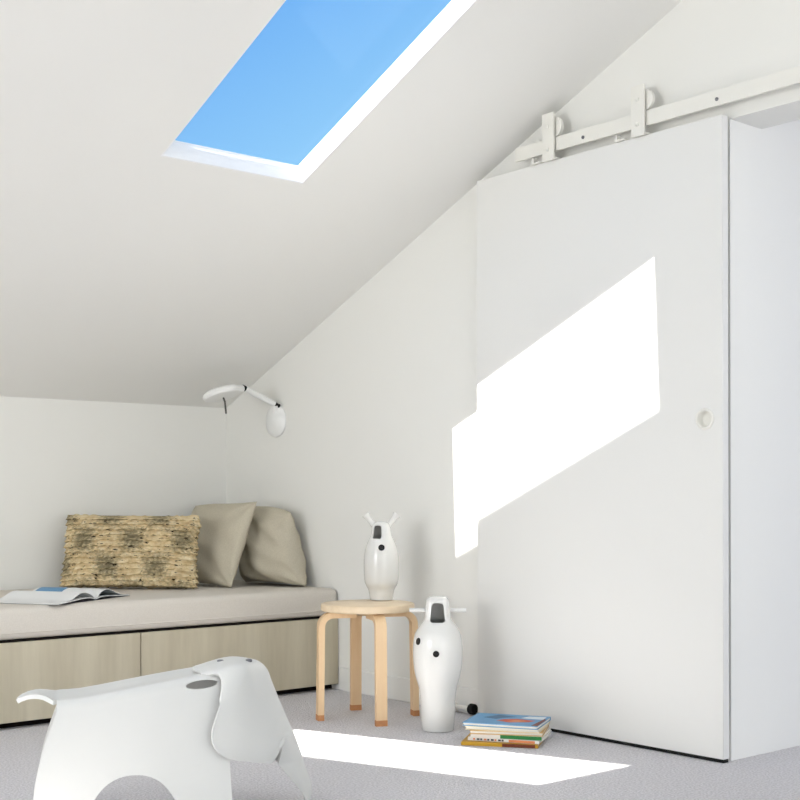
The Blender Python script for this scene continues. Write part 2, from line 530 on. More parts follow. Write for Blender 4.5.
def hanger(y, tag_y):
    h_ = box('hanger', (-0.021, y - 0.028, DZ - 0.004), (-0.014, y + 0.028, 2.222), M['metal'], door, 0.001, 1)
    bm = bmesh.new()
    add_box(bm, (-0.0138, y - 0.028, DZ + 0.0005), (DX1 - DX0, y + 0.028, DZ + 0.006))
    obj('foot_plate', bm, M['metal'], h_)
    bm = bmesh.new()
    add_lathe(bm, [(0.006, -0.0075), (0.033, -0.0075), (0.036, -0.006), (0.0345, -0.003), (0.0345, 0.003), (0.036, 0.006), (0.033, 0.0075), (0.006, 0.0075)], 40,
              Matrix.Translation((0.002, y - 0.016, 2.172)) @ Matrix.Rotation(R(90), 4, 'Y'))
    obj('roller', bm, M['metal'], h_, 40)
    for dz in (2.175, 2.092):
        bm = bmesh.new()
        add_lathe(bm, [(0.0075, -0.0005), (0.0075, -0.003), (0.004, -0.005)], 20, Matrix.Translation((-0.021, y, dz)) @ Matrix.Rotation(R(90), 4, 'Y'))
        obj('bolt', bm, M['metal'], h_, 40)
    # anti-jump lug on the top edge of the door
    bm = bmesh.new()
    add_box(bm, (-0.012, tag_y - 0.02, DZ + 0.0005), (0.016, tag_y + 0.02, DZ + 0.006), None, 0.001, 1)
    add_box(bm, (-0.012, tag_y + 0.008, DZ + 0.006), (0.010, tag_y + 0.02, DZ + 0.022), None, 0.001, 1)
    obj('anti_jump_lug', bm, M['metal'], door, 40)


hanger(3.155 - oy, 3.225 - oy)
hanger(2.748 - oy, 2.835 - oy)

tr = thing('door_track', 'long white flat steel rail bolted to the gable wall above the sliding door', 'rail', (3.411, 2.3, 2.085))
bm = bmesh.new(); add_box(bm, (-0.008, -0.95, 0), (0.002, 3.333 - 2.3, 0.05), None, 0.001, 1)
obj('rail_bar', bm, M['metal'], tr, 40)
for y in (3.0, 2.44, 1.9, 1.45):
    bm = bmesh.new()
    add_lathe(bm, [(0.009, 0), (0.009, 0.0525)], 20, Matrix.Translation((0.0018, y - 2.3, 0.024)) @ Matrix.Rotation(R(90), 4, 'Y'))
    sp = obj('spacer', bm, M['metal'], tr, 40)
    bm = bmesh.new()
    add_lathe(bm, [(0.006, 0.0), (0.006, -0.003), (0.003, -0.0045)], 16, Matrix.Translation((-0.008, y - 2.3, 0.02)) @ Matrix.Rotation(R(90), 4, 'Y'))
    obj('bolt', bm, M['grey'], tr, 40)

# door stop: white rod on the skirting with a black rubber buffer against the door
ds = thing('door_stop', 'small white door stop with black rubber tip on the floor behind the book pile', 'door stop', (3.435, 3.64, 0.0))
bm = bmesh.new(); add_tube(bm, [(0, 0.08, 0.025), (0, -0.028, 0.025)], 0.009, 20)
add_box(bm, (-0.01, 0.06, 0.0), (0.0178, 0.09, 0.036), None, 0.002, 1)
obj('rod', bm, M['metal'], ds, 40)
bm = bmesh.new(); add_lathe(bm, [(0.012, 0), (0.021, 0.002), (0.021, 0.020), (0.018, 0.024)], 28, aim((0, -0.028, 0.025), (0, -1, 0)))
obj('buffer', bm, M['rubber'], ds, 40)

# ------------------------------------------------------------------ bench with oak cabinets
YB = 4.484


def cabinet(x0, x1, label):
    t_ = thing('bench_cabinet', label, 'cabinet', ((x0 + x1) / 2, YB + 0.45, 0.0), 0, 'oak cabinets under the bench')
    hw = (x1 - x0) / 2
    cy = 0.45
    bm = bmesh.new(); add_box(bm, (-hw, -cy + 0.022, 0.03), (hw, cy, 0.316)); obj('carcass', bm, M['oak'], t_)
    bm = bmesh.new(); add_box(bm, (-hw + 0.0015, -cy, 0.026), (hw - 0.0015, -cy + 0.021, 0.318), None, 0.001, 1); obj('front_panel', bm, M['oak'], t_)
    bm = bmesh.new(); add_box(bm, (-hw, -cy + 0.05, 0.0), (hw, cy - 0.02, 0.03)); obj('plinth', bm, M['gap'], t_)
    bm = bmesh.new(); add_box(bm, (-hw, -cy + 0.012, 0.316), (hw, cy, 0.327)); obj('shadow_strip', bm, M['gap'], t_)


cabinet(2.486, XW - 0.002, 'pale oak cabinet under the bench at the corner, behind the round stool')
cabinet(1.500, 2.485, 'pale oak cabinet under the bench at the left edge, below the open magazine')
cabinet(0.515, 1.499, 'pale oak cabinet at the left end of the bench, beyond the magazine')

bm = bmesh.new()
add_box(bm, (0.515, YB - 0.006, 0.3275), (XW - 0.003, YK - 0.004, 0.447), None, 0.028, 5)
cush = obj('bench_cushion', bm, M['linen'], None, 50)
tag(cush, 'long off-white linen cushion laid along the oak bench', 'cushion')
bm = bmesh.new()
add_tube(bm, [(0.54, YB - 0.0055, 0.353), (XW - 0.03, YB - 0.0055, 0.353)], 0.003, 8)
obj('piping', bm, M['linen'], cush, 60)


# ------------------------------------------------------------------ pillows
def pillow_bm(w, h, t, nx=56, ny=48, wr=0.004, seed=1, pinch=0.05, fn=None, sag=0.0):
    rnd = random.Random(seed)
    ph = [(rnd.uniform(4, 11), rnd.uniform(4, 11), rnd.uniform(0, 6.28)) for _ in range(6)]
    bm = bmesh.new()
    G = {}
    for s in (1, -1):
        for i in range(nx + 1):
            for j in range(ny + 1):
                u = -1 + 2 * i / nx; v = -1 + 2 * j / ny
                edge = i in (0, nx) or j in (0, ny)
                if edge and s == -1:
                    G[(s, i, j)] = G[(1, i, j)]; continue
                cu = 1 - pinch * (1 - v * v) * 1.0
                cvv = 1 - pinch * (1 - u * u) * 1.0
                x = u * w / 2 * (1 - pinch * (1 - v * v) * (abs(u) ** 3))
                z = v * h / 2 * (1 - pinch * (1 - u * u) * (abs(v) ** 3))
                prof = ((1 - abs(u) ** 2.6) * (1 - abs(v) ** 2.6)) ** 0.55
                y = s * t / 2 * prof * (1 - sag * v)
                if not edge:
                    y += s * wr * prof * sum(math.sin(a * u + b * v + c) for a, b, c in ph) / 2
                    # gathers running from the corners
                    for cx_, cz_ in ((1, 1), (1, -1), (-1, 1), (-1, -1)):
                        dx, dz = u - cx_, v - cz_
                        r_ = math.hypot(dx, dz)
                        if r_ < 0.9:
                            y += s * wr * 0.9 * math.sin(9 * math.atan2(dz, dx)) * (1 - r_ / 0.9) * min(1, r_ * 4)
                if fn:
                    dx, dy, dz = fn(u, v, s, edge); x += dx; y += dy; z += dz
                G[(s, i, j)] = bm.verts.new((x, y, z))
        for i in range(nx):
            for j in range(ny):
                bm.faces.new((G[(s, i, j)], G[(s, i + 1, j)], G[(s, i + 1, j + 1)], G[(s, i, j + 1)]))
    return bm


def set_down(o, x, y, zbase, yaw, lean, roll=0.0):
    """place a pillow: rotate, then drop its lowest point to zbase"""
    rot = Matrix.Rotation(yaw, 4, 'Z') @ Matrix.Rotation(lean, 4, 'X') @ Matrix.Rotation(roll, 4, 'Y')
    zmin = min((rot @ v.co).z for v in o.data.vertices)
    o.matrix_world = Matrix.Translation((x, y, zbase - zmin)) @ rot


ZS = 0.4475


def droop(u, v, s, edge):            # the far top corner sags a little
    t = (v + 1) / 2
    return (0.03 * t * max(0, -u), 0, -0.022 * t * max(0, -u) ** 2)


p2 = obj('scatter_pillow', pillow_bm(0.48, 0.405, 0.12, seed=3, wr=0.006, fn=droop), M['pillow'], None, 180)
tag(p2, 'plain beige linen pillow right beside the tan woven pillow', 'pillow', 'plain beige pillows on the bench')
set_down(p2, 3.155, 5.035, ZS + 0.004, R(-85), R(-21), R(0))


def slump(u, v, s, edge):            # the top of this pillow has sunk and drawn in
    t = (v + 1) / 2
    return (-0.075 * t * (u + 1) / 2 + 0.02 * (1 - t) * u * u, 0, -0.035 * t * (max(0, u)) ** 2)


p3 = obj('scatter_pillow', pillow_bm(0.44, 0.365, 0.19, seed=8, wr=0.008, sag=0.4, fn=slump), M['pillow'], None, 180)
tag(p3, 'plain beige linen pillow nearest the gable wall, half behind its twin', 'pillow', 'plain beige pillows on the bench')
set_down(p3, 3.362, 4.855, ZS + 0.004, R(-86), R(2), R(0))



# woven lumbar pillow: rows of ruffled raffia loops with darker patches
def raffia():
    m = bpy.data.materials.new('woven_raffia'); m.use_nodes = True
    nt = m.node_tree; N, L = nt.nodes, nt.links
    b = N['Principled BSDF']; b.inputs['Roughness'].default_value = 0.9; b.inputs['Specular IOR Level'].default_value = 0.1
    t = N.new('ShaderNodeTexCoord')

    def noise(sc, stretch, det=3):
        mp = N.new('ShaderNodeMapping'); mp.inputs['Scale'].default_value = stretch
        n = N.new('ShaderNodeTexNoise'); n.inputs['Scale'].default_value = sc; n.inputs['Detail'].default_value = det
        L.new(t.outputs['Object'], mp.inputs['Vector']); L.new(mp.outputs[0], n.inputs['Vector'])
        return n.outputs['Fac']

    def ramp(fac, *st):
        r = N.new('ShaderNodeValToRGB')
        for k, (p, c) in enumerate(st):
            e = r.color_ramp.elements[k] if k < 2 else r.color_ramp.elements.new(p)
            e.position = p; e.color = c
        L.new(fac, r.inputs['Fac']); return r.outputs['Color']
    base = ramp(noise(1, (26, 26, 60)), (0.25, rgb(204, 178, 134)), (0.5, rgb(230, 209, 166)), (0.75, rgb(244, 230, 198)))
    # chequered darker patches (object x, z)
    sp = N.new('ShaderNodeSeparateXYZ'); L.new(t.outputs['Object'], sp.inputs[0])

    def wave(out, k, ph):
        a = N.new('ShaderNodeMath'); a.operation = 'MULTIPLY_ADD'; a.inputs[1].default_value = k; a.inputs[2].default_value = ph
        L.new(out, a.inputs[0])
        s = N.new('ShaderNodeMath'); s.operation = 'SINE'; L.new(a.outputs[0], s.inputs[0]); return s.outputs[0]
    mul = N.new('ShaderNodeMath'); mul.operation = 'MULTIPLY'
    L.new(wave(sp.outputs['X'], 29.0, 0.9), mul.inputs[0]); L.new(wave(sp.outputs['Z'], 27.0, 0.5), mul.inputs[1])
    add = N.new('ShaderNodeMath'); add.operation = 'MULTIPLY_ADD'; add.inputs[1].default_value = 1.6
    L.new(noise(1, (70, 70, 110), 4), add.inputs[0])
    mm = N.new('ShaderNodeMath'); mm.operation = 'MULTIPLY_ADD'; mm.inputs[1].default_value = 0.5; mm.inputs[2].default_value = -0.66
    L.new(mul.outputs[0], mm.inputs[0]); L.new(mm.outputs[0], add.inputs[2])
    cl = N.new('ShaderNodeMath'); cl.operation = 'MULTIPLY'; cl.inputs[1].default_value = 1.6; cl.use_clamp = True
    L.new(add.outputs[0], cl.inputs[0])
    mx = N.new('ShaderNodeMix'); mx.data_type = 'RGBA'
    L.new(cl.outputs[0], mx.inputs['Factor']); L.new(base, mx.inputs['A'])
    mx.inputs['B'].default_value = rgb(148, 137, 108)
    # a few near-black stitched threads
    dk = N.new('ShaderNodeMath'); dk.operation = 'GREATER_THAN'; dk.inputs[1].default_value = 0.66
    L.new(noise(1, (34, 34, 95), 2), dk.inputs[0])
    mx2 = N.new('ShaderNodeMix'); mx2.data_type = 'RGBA'
    L.new(dk.outputs[0], mx2.inputs['Factor']); L.new(mx.outputs['Result'], mx2.inputs['A'])
    mx2.inputs['B'].default_value = rgb(70, 60, 48)
    L.new(mx2.outputs['Result'], b.inputs['Base Color'])
    bp = N.new('ShaderNodeBump'); bp.inputs['Strength'].default_value = 0.6; bp.inputs['Distance'].default_value = 0.004
    L.new(noise(1, (160, 160, 160), 2), bp.inputs['Height']); L.new(bp.outputs['Normal'], b.inputs['Normal'])
    return m


rr = random.Random(5)
ROWS = 13
jit = {(i, j): rr.uniform(-1, 1) for i in range(200) for j in range(-1, ROWS + 2)}


def ruffle(u, v, s, edge):
    f = (v + 1) / 2 * ROWS
    row = int(min(f, ROWS - 1e-6)); q = f - row
    a = (u + 1) / 2 * 46
    i = int(a); w_ = a - i; w_ = w_ * w_ * (3 - 2 * w_)
    n = jit[(i, row)] * (1 - w_) + jit[(i + 1, row)] * w_
    lip = (1 - q) ** 1.5                       # each row hangs out at its lower edge
    k = 1 if abs(v) < 0.97 else 0.3
    if edge:
        return (math.copysign(0.012, u) * (lip - 0.2 + 0.5 * n) if abs(u) > 0.99 else 0, 0, (0.004 * n if abs(v) > 0.99 else 0))
    return (0, s * k * (0.019 * lip + 0.008 * n * (0.4 + lip)), k * -0.005 * lip * (1 + n))


pl = obj('lumbar_pillow', pillow_bm(0.60, 0.325, 0.15, 138, 117, 0.003, 4, 0.03, ruffle), raffia(), None, 60)
tag(pl, 'wide tan woven raffia pillow with ruffled rows and darker patches', 'pillow')
set_down(pl, 2.765, 5.075, ZS, R(-44), R(-12), R(0.6))

# ------------------------------------------------------------------ open magazine
mg = thing('magazine', 'open white magazine lying on the left of the bench cushion', 'magazine', (2.262, 4.715, 0.4475), R(30))
# local x across the spread, y away from the viewer, two page stacks meeting at a gutter
HL = 0.315


def page_curve(side, lift, arch):
    pts = []
    for k in range(15):
        f = k / 14
        x = side * (0.004 + f * 0.245)
        z = 0.0012 + lift * (1 - f) ** 0.7 * min(1, f * 7 + 0.25) + arch * math.sin(PI * min(1, f * 1.3)) ** 2 * (1 - f)
        pts.append((x, z))
    return pts


def sheet_bm(curve, th, y0=-HL / 2, y1=HL / 2, f0=0.0, f1=1.0, dz=0.0, dx=0.0):
    bm = bmesh.new()
    n = len(curve) - 1
    pts = []
    for k in range(n + 1):
        f = f0 + (f1 - f0) * k / n
        a = f * n; i = min(int(a), n - 1); u = a - i
        pts.append((curve[i][0] * (1 - u) + curve[i + 1][0] * u + dx, curve[i][1] * (1 - u) + curve[i + 1][1] * u + dz))
    V = [[bm.verts.new((x, y, z + c)) for x, z in pts] for y in (y0, y1) for c in (0, th)]
    # V[0]=y0 bottom, V[1]=y0 top, V[2]=y1 bottom, V[3]=y1 top
    for i in range(n):
        for a, b in ((0, 2), (1, 3)):
            bm.faces.new((V[a][i], V[a][i + 1], V[b][i + 1], V[b][i]))
        for a, b in ((0, 1), (2, 3)):
            bm.faces.new((V[a][i], V[a][i + 1], V[b][i + 1], V[b][i]))
    for i in (0, n):
        bm.faces.new((V[0][i], V[1][i], V[3][i], V[2][i]))
    return bm


cl_ = page_curve(-1, 0.010, 0.004); cr_ = page_curve(1, 0.008, 0.004)
cl2 = page_curve(-1, 0.020, 0.030); cr2 = page_curve(1, 0.020, 0.034)
pic = flat('printed_photo_blue', 92, 148, 190); pic2 = flat('printed_photo_dark', 62, 58, 70); pic3 = flat('printed_photo_teal', 130, 150, 156)
mg_cover = flat('magazine_cover_dark', 70, 62, 74)
obj('cover', sheet_bm([(-0.249 + 0.498 * k / 14, 0.0003) for k in range(15)], 0.0006), mg_cover, mg, 60)
obj('page_stack', sheet_bm(cl_, 0.003), M['page'], mg, 60)
obj('page_stack', sheet_bm(cr_, 0.003), M['page'], mg, 60)
obj('lifted_page', sheet_bm(cl2, 0.0012), M['page'], mg, 60)
obj('lifted_page', sheet_bm(cr2, 0.0012), M['page'], mg, 60)
obj('printed_photo', sheet_bm(cr2, 0.0004, 0.02, 0.145, 0.06, 0.36, 0.0014), pic, mg, 60)
obj('printed_photo', sheet_bm(cr_, 0.0004, -0.155, 0.02, 0.25, 0.97, 0.0032), pic3, mg, 60)
obj('printed_photo', sheet_bm(cr2, 0.0004, -0.13, 0.10, 0.45, 0.90, 0.0014), pic2, mg, 60)

# ------------------------------------------------------------------ wall reading lamp
LX, LY, LZ = XW, 4.955, 1.208
lp = thing('wall_lamp', 'white jointed wall lamp with round disc head above the pillows', 'lamp', (LX, LY, LZ))
bm = bmesh.new()
add_lathe(bm, [(0.076, 0.0), (0.078, 0.004), (0.074, 0.012), (0.058, 0.021), (0.030, 0.026), (0.0005, 0.0275)], 48, aim((0, 0, 0), (-1, 0, 0)), cap=False)
add_tube(bm, [(-0.012, -0.012, 0.030), (-0.024, -0.022, 0.052), (-0.030, -0.030, 0.070)], [0.014, 0.0135, 0.012], 24)
obj('wall_plate', bm, M['lamp'], lp, 40)
J1, J2 = Vector((-0.030, -0.030, 0.074)), Vector((-0.200, -0.022, 0.142))
bm = bmesh.new(); add_lathe(bm, [(0.0105, -0.022), (0.0105, 0.006)], 20, aim(J1 + Vector((0, 0, 0.0)), (J2 - J1)))
obj('joint', bm, M['rubber'], lp, 40)
d = (J2 - J1).normalized()
bm = bmesh.new(); add_tube(bm, [J1 + d * 0.006, J2 - d * 0.010], [0.0135, 0.0145], 24); obj('arm', bm, M['lamp'], lp, 40)
bm = bmesh.new(); add_lathe(bm, [(0.0125, -0.011), (0.0125, 0.009)], 20, aim(J2, d)); obj('joint', bm, M['rubber'], lp, 40)
hd = Vector((-0.322, -0.030, 0.112))                # head centre
hax = Vector((-0.15, 0.27, 1.0)).normalized()      # head disc axis, tipped so its face shows from below
bm = bmesh.new()
add_lathe(bm, [(0.0005, -0.022), (0.066, -0.022), (0.084, -0.016), (0.090, -0.005), (0.087, 0.006), (0.072, 0.015), (0.038, 0.020), (0.0005, 0.021)], 56, aim(hd, hax), cap=False)
e = (hd - J2).normalized()
add_tube(bm, [J2 + e * 0.006, J2 + e * 0.035, J2 + e * 0.07], [0.015, 0.018, 0.012], 20)
obj('lamp_head', bm, M['lamp'], lp, 40)
bm = bmesh.new(); add_tube(bm, [hd - hax * 0.018, hd - hax * 0.035 + Vector((0.004, 0, -0.005)), hd + Vector((0.022, 0, -0.092))], 0.0042, 12)
obj('handle', bm, M['steel'], lp, 40)

# ------------------------------------------------------------------ round stool
st = thing('round_stool', 'round birch stool with four bent legs beside the bench', 'stool', (3.10, 3.83, 0), R(-24))
bm = bmesh.new()
add_lathe(bm, [(0.0005, 0.412), (0.172, 0.412), (0.1785, 0.415), (0.18, 0.419), (0.18, 0.434), (0.178, 0.439), (0.173, 0.441), (0.0005, 0.441)], 72, None, cap=False)
obj('seat', bm, M['birch_top'], st, 40)


def stool_leg(a):
    bm = bmesh.new()
    w_, t_ = 0.021, 0.0115
    path = []
    rO = 0.189
    path.append((rO - 0.0, 0.0)); path.append((rO - 0.001, 0.04)); path.append((rO - 0.003, 0.2)); path.append((rO - 0.005, 0.355))
    for k in range(1, 9):
        an = k / 8 * PI / 2
        path.append((rO - 0.005 - 0.045 * (1 - math.cos(an)), 0.355 + 0.0435 * math.sin(an)))
    path.append((0.05, 0.3985))
    rings = []
    for i, (r_, z) in enumerate(path):
        p0 = path[max(i - 1, 0)]; p1 = path[min(i + 1, len(path) - 1)]
        dr, dz = p1[0] - p0[0], p1[1] - p0[1]
        l_ = math.hypot(dr, dz); nr, nz = dz / l_, -dr / l_
        rings.append([bm.verts.new((r_ + nr * s * t_, q * w_, z + nz * s * t_)) for s, q in ((-1, -1), (1, -1), (1, 1), (-1, 1))])
    for i in range(len(rings) - 1):
        for k in range(4):
            bm.faces.new((rings[i][k], rings[i][(k + 1) % 4], rings[i + 1][(k + 1) % 4], rings[i + 1][k]))
    bm.faces.new(rings[0][::-1]); bm.faces.new(rings[-1])
    bmesh.ops.transform(bm, matrix=Matrix.Rotation(a, 4, 'Z'), verts=bm.verts)
    lg = obj('leg', bm, M['birch'], st, 35)
    bm = bmesh.new()
    add_box(bm, (rO - 0.0123, -0.0216, 0.0004), (rO + 0.0118, 0.0216, 0.022))
    bmesh.ops.transform(bm, matrix=Matrix.Rotation(a, 4, 'Z'), verts=bm.verts)
    obj('foot_end', bm, M['birch_end'], lg)


for k in range(4): stool_leg(k * PI / 2)


# ------------------------------------------------------------------ vases
def shell(prof, th=0.006):
    """closed outer profile plus an inner wall"""
    return prof


def dense(prof, n=60):
    return [interp(prof, k / n) for k in range(n + 1)]


def super_shape(px):
    """returns a lathe shape whose cross-section goes square-ish near the top"""
    def f(a, r, z):
        e = px(z)
        c, s = math.cos(a), math.sin(a)
        k = (abs(c) ** e + abs(s) ** e) ** (-1 / e)
        return r * k * c, r * k * s
    return f


def window_cutter(y_sign, w, z0, z1, depth, top_round):
    """arched-top prism cut into the front (local -y) of a neck"""
    pts = []
    hw = w / 2
    def arc(cx, cz, r_, a0, a1):
        for k in range(7):
            a = a0 + (a1 - a0) * k / 6
            pts.append((cx + r_ * math.cos(a), cz + r_ * math.sin(a)))
    rb = hw * 0.35; rt = hw * top_round
    tw = hw * 0.82
    arc(hw - rb, z0 + rb, rb, -PI / 2, 0); arc(tw - rt, z1 - rt, rt, 0, PI / 2)
    arc(-tw + rt, z1 - rt, rt, PI / 2, PI); arc(-hw + rb, z0 + rb, rb, PI, 1.5 * PI)
    bm = bmesh.new(); add_prism(bm, pts, 1, -0.3, depth)
    return bm


def dot(parent, a, r, z, rad, tilt=0.0, name='dot'):
    """round black inlay on the body at angle a (0 = facing local -y)"""
    n = Vector((math.sin(a) * math.cos(tilt), -math.cos(a) * math.cos(tilt), math.sin(tilt)))
    p = Vector((math.sin(a) * r, -math.cos(a) * r, z))
    bm = bmesh.new()
    add_lathe(bm, [(rad, -0.006), (rad, 0.0016), (rad * 0.8, 0.0022)], 28, aim(p, n))
    return obj(name, bm, M['black'], parent, 40)


FACE = math.atan2(3.447, 3.11)   # bearing of the tall vase from the camera

# tall vase on the floor, with two rods for handles
vb = thing('tall_vase', 'tall white glazed vase on the floor with two horizontal side rods', 'vase', (3.125, 3.457, 0), R(-43))
profB = [(0.057, 0.002), (0.060, 0.03), (0.062, 0.07), (0.064, 0.11), (0.068, 0.15), (0.079, 0.19), (0.087, 0.23), (0.090, 0.275), (0.089, 0.315), (0.082, 0.352), (0.064, 0.382), (0.0495, 0.402), (0.046, 0.425), (0.044, 0.450), (0.0405, 0.472), (0.031, 0.4835), (0.012, 0.487)]
bm = bmesh.new()
outer = dense(profB, 72)
sq = super_shape(lambda z: 2.0 + 1.6 * min(1, max(0, (z - 0.37) / 0.05)))
add_lathe(bm, outer, 64, None, True, sq)
body = obj('body', bm, M['ceramic'], vb, 50)
bmi = bmesh.new()
add_lathe(bmi, [(max(r_ - 0.006, 0.002), z) for r_, z in outer if 0.02 < z < 0.4785], 48, None, True, sq)
bpy.context.view_layer.update()
carve(body, bmi)
carve(body, window_cutter(-1, 0.054, 0.3945, 0.465, 0.0, 0.55))
for p in body.data.polygons: p.use_smooth = True
body.data.set_sharp_from_angle(angle=R(40))
for s in (-1, 1):
    bm = bmesh.new(); add_tube(bm, [(s * 0.0385, 0.0, 0.436), (s * 0.065, 0, 0.436), (s * 0.103, 0.0, 0.436)], [0.0075, 0.0072, 0.0078], 20)
    obj('handle_rod', bm, M['ceramic'], vb, 40)
dot(vb, R(-3), 0.0893, 0.287, 0.0115)
dot(vb, R(-52), 0.0868, 0.328, 0.013, R(11))
bm = bmesh.new(); add_lathe(bm, [(0.0145, -0.004), (0.0205, 0.001), (0.0185, 0.0028), (0.0135, 0.0015)], 28,
                            aim(Vector((math.sin(R(-52)) * 0.0868, -math.cos(R(-52)) * 0.0868, 0.328)), Vector((math.sin(R(-52)), -math.cos(R(-52)), 0.19))), cap=False)
obj('raised_ring', bm, M['ceramic'], vb, 60)

# smaller horned vase on the stool
va = thing('horned_vase', 'white glazed vase with two horns and a small window, standing on the stool', 'vase', (3.228, 3.902, 0.4412), R(-40))
profA = [(0.0445, 0.002), (0.0466, 0.015), (0.0488, 0.03), (0.053, 0.045), (0.0636, 0.065), (0.0678, 0.09), (0.0694, 0.13), (0.0689, 0.16), (0.0657, 0.19), (0.0594, 0.215), (0.0509, 0.237), (0.0422, 0.255), (0.0391, 0.27), (0.0371, 0.285), (0.0319, 0.299), (0.0227, 0.307), (0.0093, 0.31)]
bm = bmesh.new()
outer = dense(profA, 72)
sq = super_shape(lambda z: 2.0 + 1.2 * min(1, max(0, (z - 0.22) / 0.05)))
add_lathe(bm, outer, 64, None, True, sq)
body = obj('body', bm, M['ceramic'], va, 50)
bmi = bmesh.new()
add_lathe(bmi, [(max(r_ - 0.005, 0.002), z) for r_, z in outer if 0.015 < z < 0.303], 48, None, True, sq)
bpy.context.view_layer.update()
carve(body, bmi)
cut = window_cutter(-1, 0.035, 0.243, 0.295, 0.0, 0.55)
bmesh.ops.transform(cut, matrix=Matrix.Rotation(R(-22), 4, 'Z'), verts=cut.verts)
carve(body, cut)
for p in body.data.polygons: p.use_smooth = True
body.data.set_sharp_from_angle(angle=R(40))
for s in (-1, 1):
    b0 = Vector((s * 0.026, 0, 0.290)); b1 = Vector((s * 0.062, 0, 0.338))
    dd = (b1 - b0).normalized(); L_ = (b1 - b0).length
    bm = bmesh.new()
    add_lathe(bm, [(0.012, 0.0), (0.011, 0.3 * L_), (0.012, 0.7 * L_), (0.0165, L_), (0.0145, L_ + 0.0005), (0.009, 0.75 * L_), (0.0005, 0.6 * L_)], 28, aim(b0, dd), cap=False)
    obj('horn', bm, M['ceramic'], va, 60)
dot(va, R(1), 0.061, 0.209, 0.0125, R(16))

# ------------------------------------------------------------------ book pile
BK = (3.165, 3.135)


def book(z, th, w, dp, dx, dy, rz, cover, label, spine='front', hard=True, cat='book'):
    """w along the spine, dp across; spine on the front or away; returns z of its top"""
    t_ = thing('book', label, cat, (BK[0] + dx, BK[1] + dy, z), rz, 'books piled on the carpet')
    c = 0.0024 if hard else 0.0012
    o_ = 0.003 if hard else 0.0008
    bm = bmesh.new()
    add_box(bm, (-w / 2, -dp / 2, 0), (w / 2, dp / 2, c)); add_box(bm, (-w / 2, -dp / 2, th - c), (w / 2, dp / 2, th))
    if spine == 'front':
        add_box(bm, (-w / 2, -dp / 2 - c, 0), (w / 2, -dp / 2, th))
    else:
        add_box(bm, (-w / 2, dp / 2, 0), (w / 2, dp / 2 + c, th))
    obj('cover', bm, cover, t_)
    bm = bmesh.new()
    y0, y1 = (-dp / 2 + 0.0005, dp / 2 - o_) if spine == 'front' else (-dp / 2 + o_, dp / 2 - 0.0005)
    add_box(bm, (-w / 2 + o_, y0, c + 0.0002), (w / 2 - o_, y1, th - c - 0.0002))
    obj('pages', bm, M['paper'], t_)
    return t_, z + th + 0.0004


YW = R(-56)
gold = flat('book_gold', 206, 158, 42); cream = flat('book_cream', 238, 226, 192); white = flat('book_white', 240, 238, 234)
green = flat('book_green', 40, 128, 62); blue = flat('book_blue', 104, 158, 198); tan = flat('book_tan', 214, 176, 112)
red = flat('print_red', 206, 84, 52); orange = flat('print_orange', 226, 140, 92); teal = flat('print_teal', 56, 104, 140)
brown = flat('print_brown', 120, 60, 34); darkt = flat('print_dark', 60, 60, 60); palew = flat('print_pale', 222, 228, 232)
z = 0.0006


def patch(t_, pts, z_, m, name='printed_picture'):
    bm = bmesh.new(); add_prism(bm, pts, 2, z_, z_ + 0.0004); return obj(name, bm, m, t_)


def spine_patch(t_, x0, x1, z0, z1, y, m, name='spine_print'):
    bm = bmesh.new(); add_box(bm, (x0, y - 0.0005, z0), (x1, y, z1)); return obj(name, bm, m, t_)


b, z = book(z, 0.012, 0.262, 0.205, -0.012, 0.012, YW + R(2), gold, 'golden yellow hardback at the bottom of the book pile')
spine_patch(b, 0.01, 0.122, 0.0005, 0.0115, -0.1052, brown)
b, z = book(z, 0.011, 0.248, 0.19, 0.008, 0.004, YW - R(3), white, 'white paperback with printed spine, just above the golden book', hard=False)
for k in range(9):
    spine_patch(b, -0.105 + k * 0.0125, -0.098 + k * 0.0125 + 0.003 * (k % 2), 0.0025, 0.0085, -0.0964, darkt if k % 3 else orange)
spine_patch(b, 0.02, 0.11, 0.001, 0.0095, -0.0964, orange)
b, z = book(z, 0.013, 0.246, 0.19, 0.014, 0.0, YW - R(1), white, 'book with a green and white spine in the middle of the pile')
spine_patch(b, -0.02, 0.1225, 0.0003, 0.0127, -0.0976, green)
b, z = book(z, 0.013, 0.25, 0.195, 0.006, 0.002, YW + R(3), tan, 'tan covered book above the green spined one', spine='back')
b, z = book(z, 0.012, 0.256, 0.195, 0.0, 0.004, YW - R(2), cream, 'cream covered book second from the top of the pile', spine='back')
b, z = book(z, 0.012, 0.262, 0.20, -0.003, 0.006, YW - R(4), blue, 'blue picture book with red shapes on top of the book pile', spine='back')
zt = 0.01205
patch(b, [(-0.03, -0.03), (0.02, -0.055), (0.085, -0.03), (0.10, 0.0), (0.03, 0.02), (-0.01, 0.0)], zt, red)
patch(b, [(0.01, -0.04), (0.05, -0.045), (0.075, -0.015), (0.03, -0.005)], zt + 0.0004, orange)
patch(b, [(-0.09, 0.02), (-0.04, 0.0), (-0.02, 0.03), (0.02, 0.06), (-0.05, 0.08)], zt, teal)
patch(b, [(0.04, 0.04), (0.12, 0.03), (0.12, 0.085), (0.06, 0.08)], zt, palew)
patch(b, [(0.108, -0.095), (0.1305, -0.095), (0.1305, 0.03), (0.122, 0.05)], zt, brown)

# ------------------------------------------------------------------ elephant stool
el = thing('elephant_stool', 'white plastic elephant shaped stool on the carpet in front of the bench', 'stool', (1.696, 3.038, 0), R(-27))


def lerp(a, b, t):
    return tuple(p + (q - p) * t for p, q in zip(a, b))


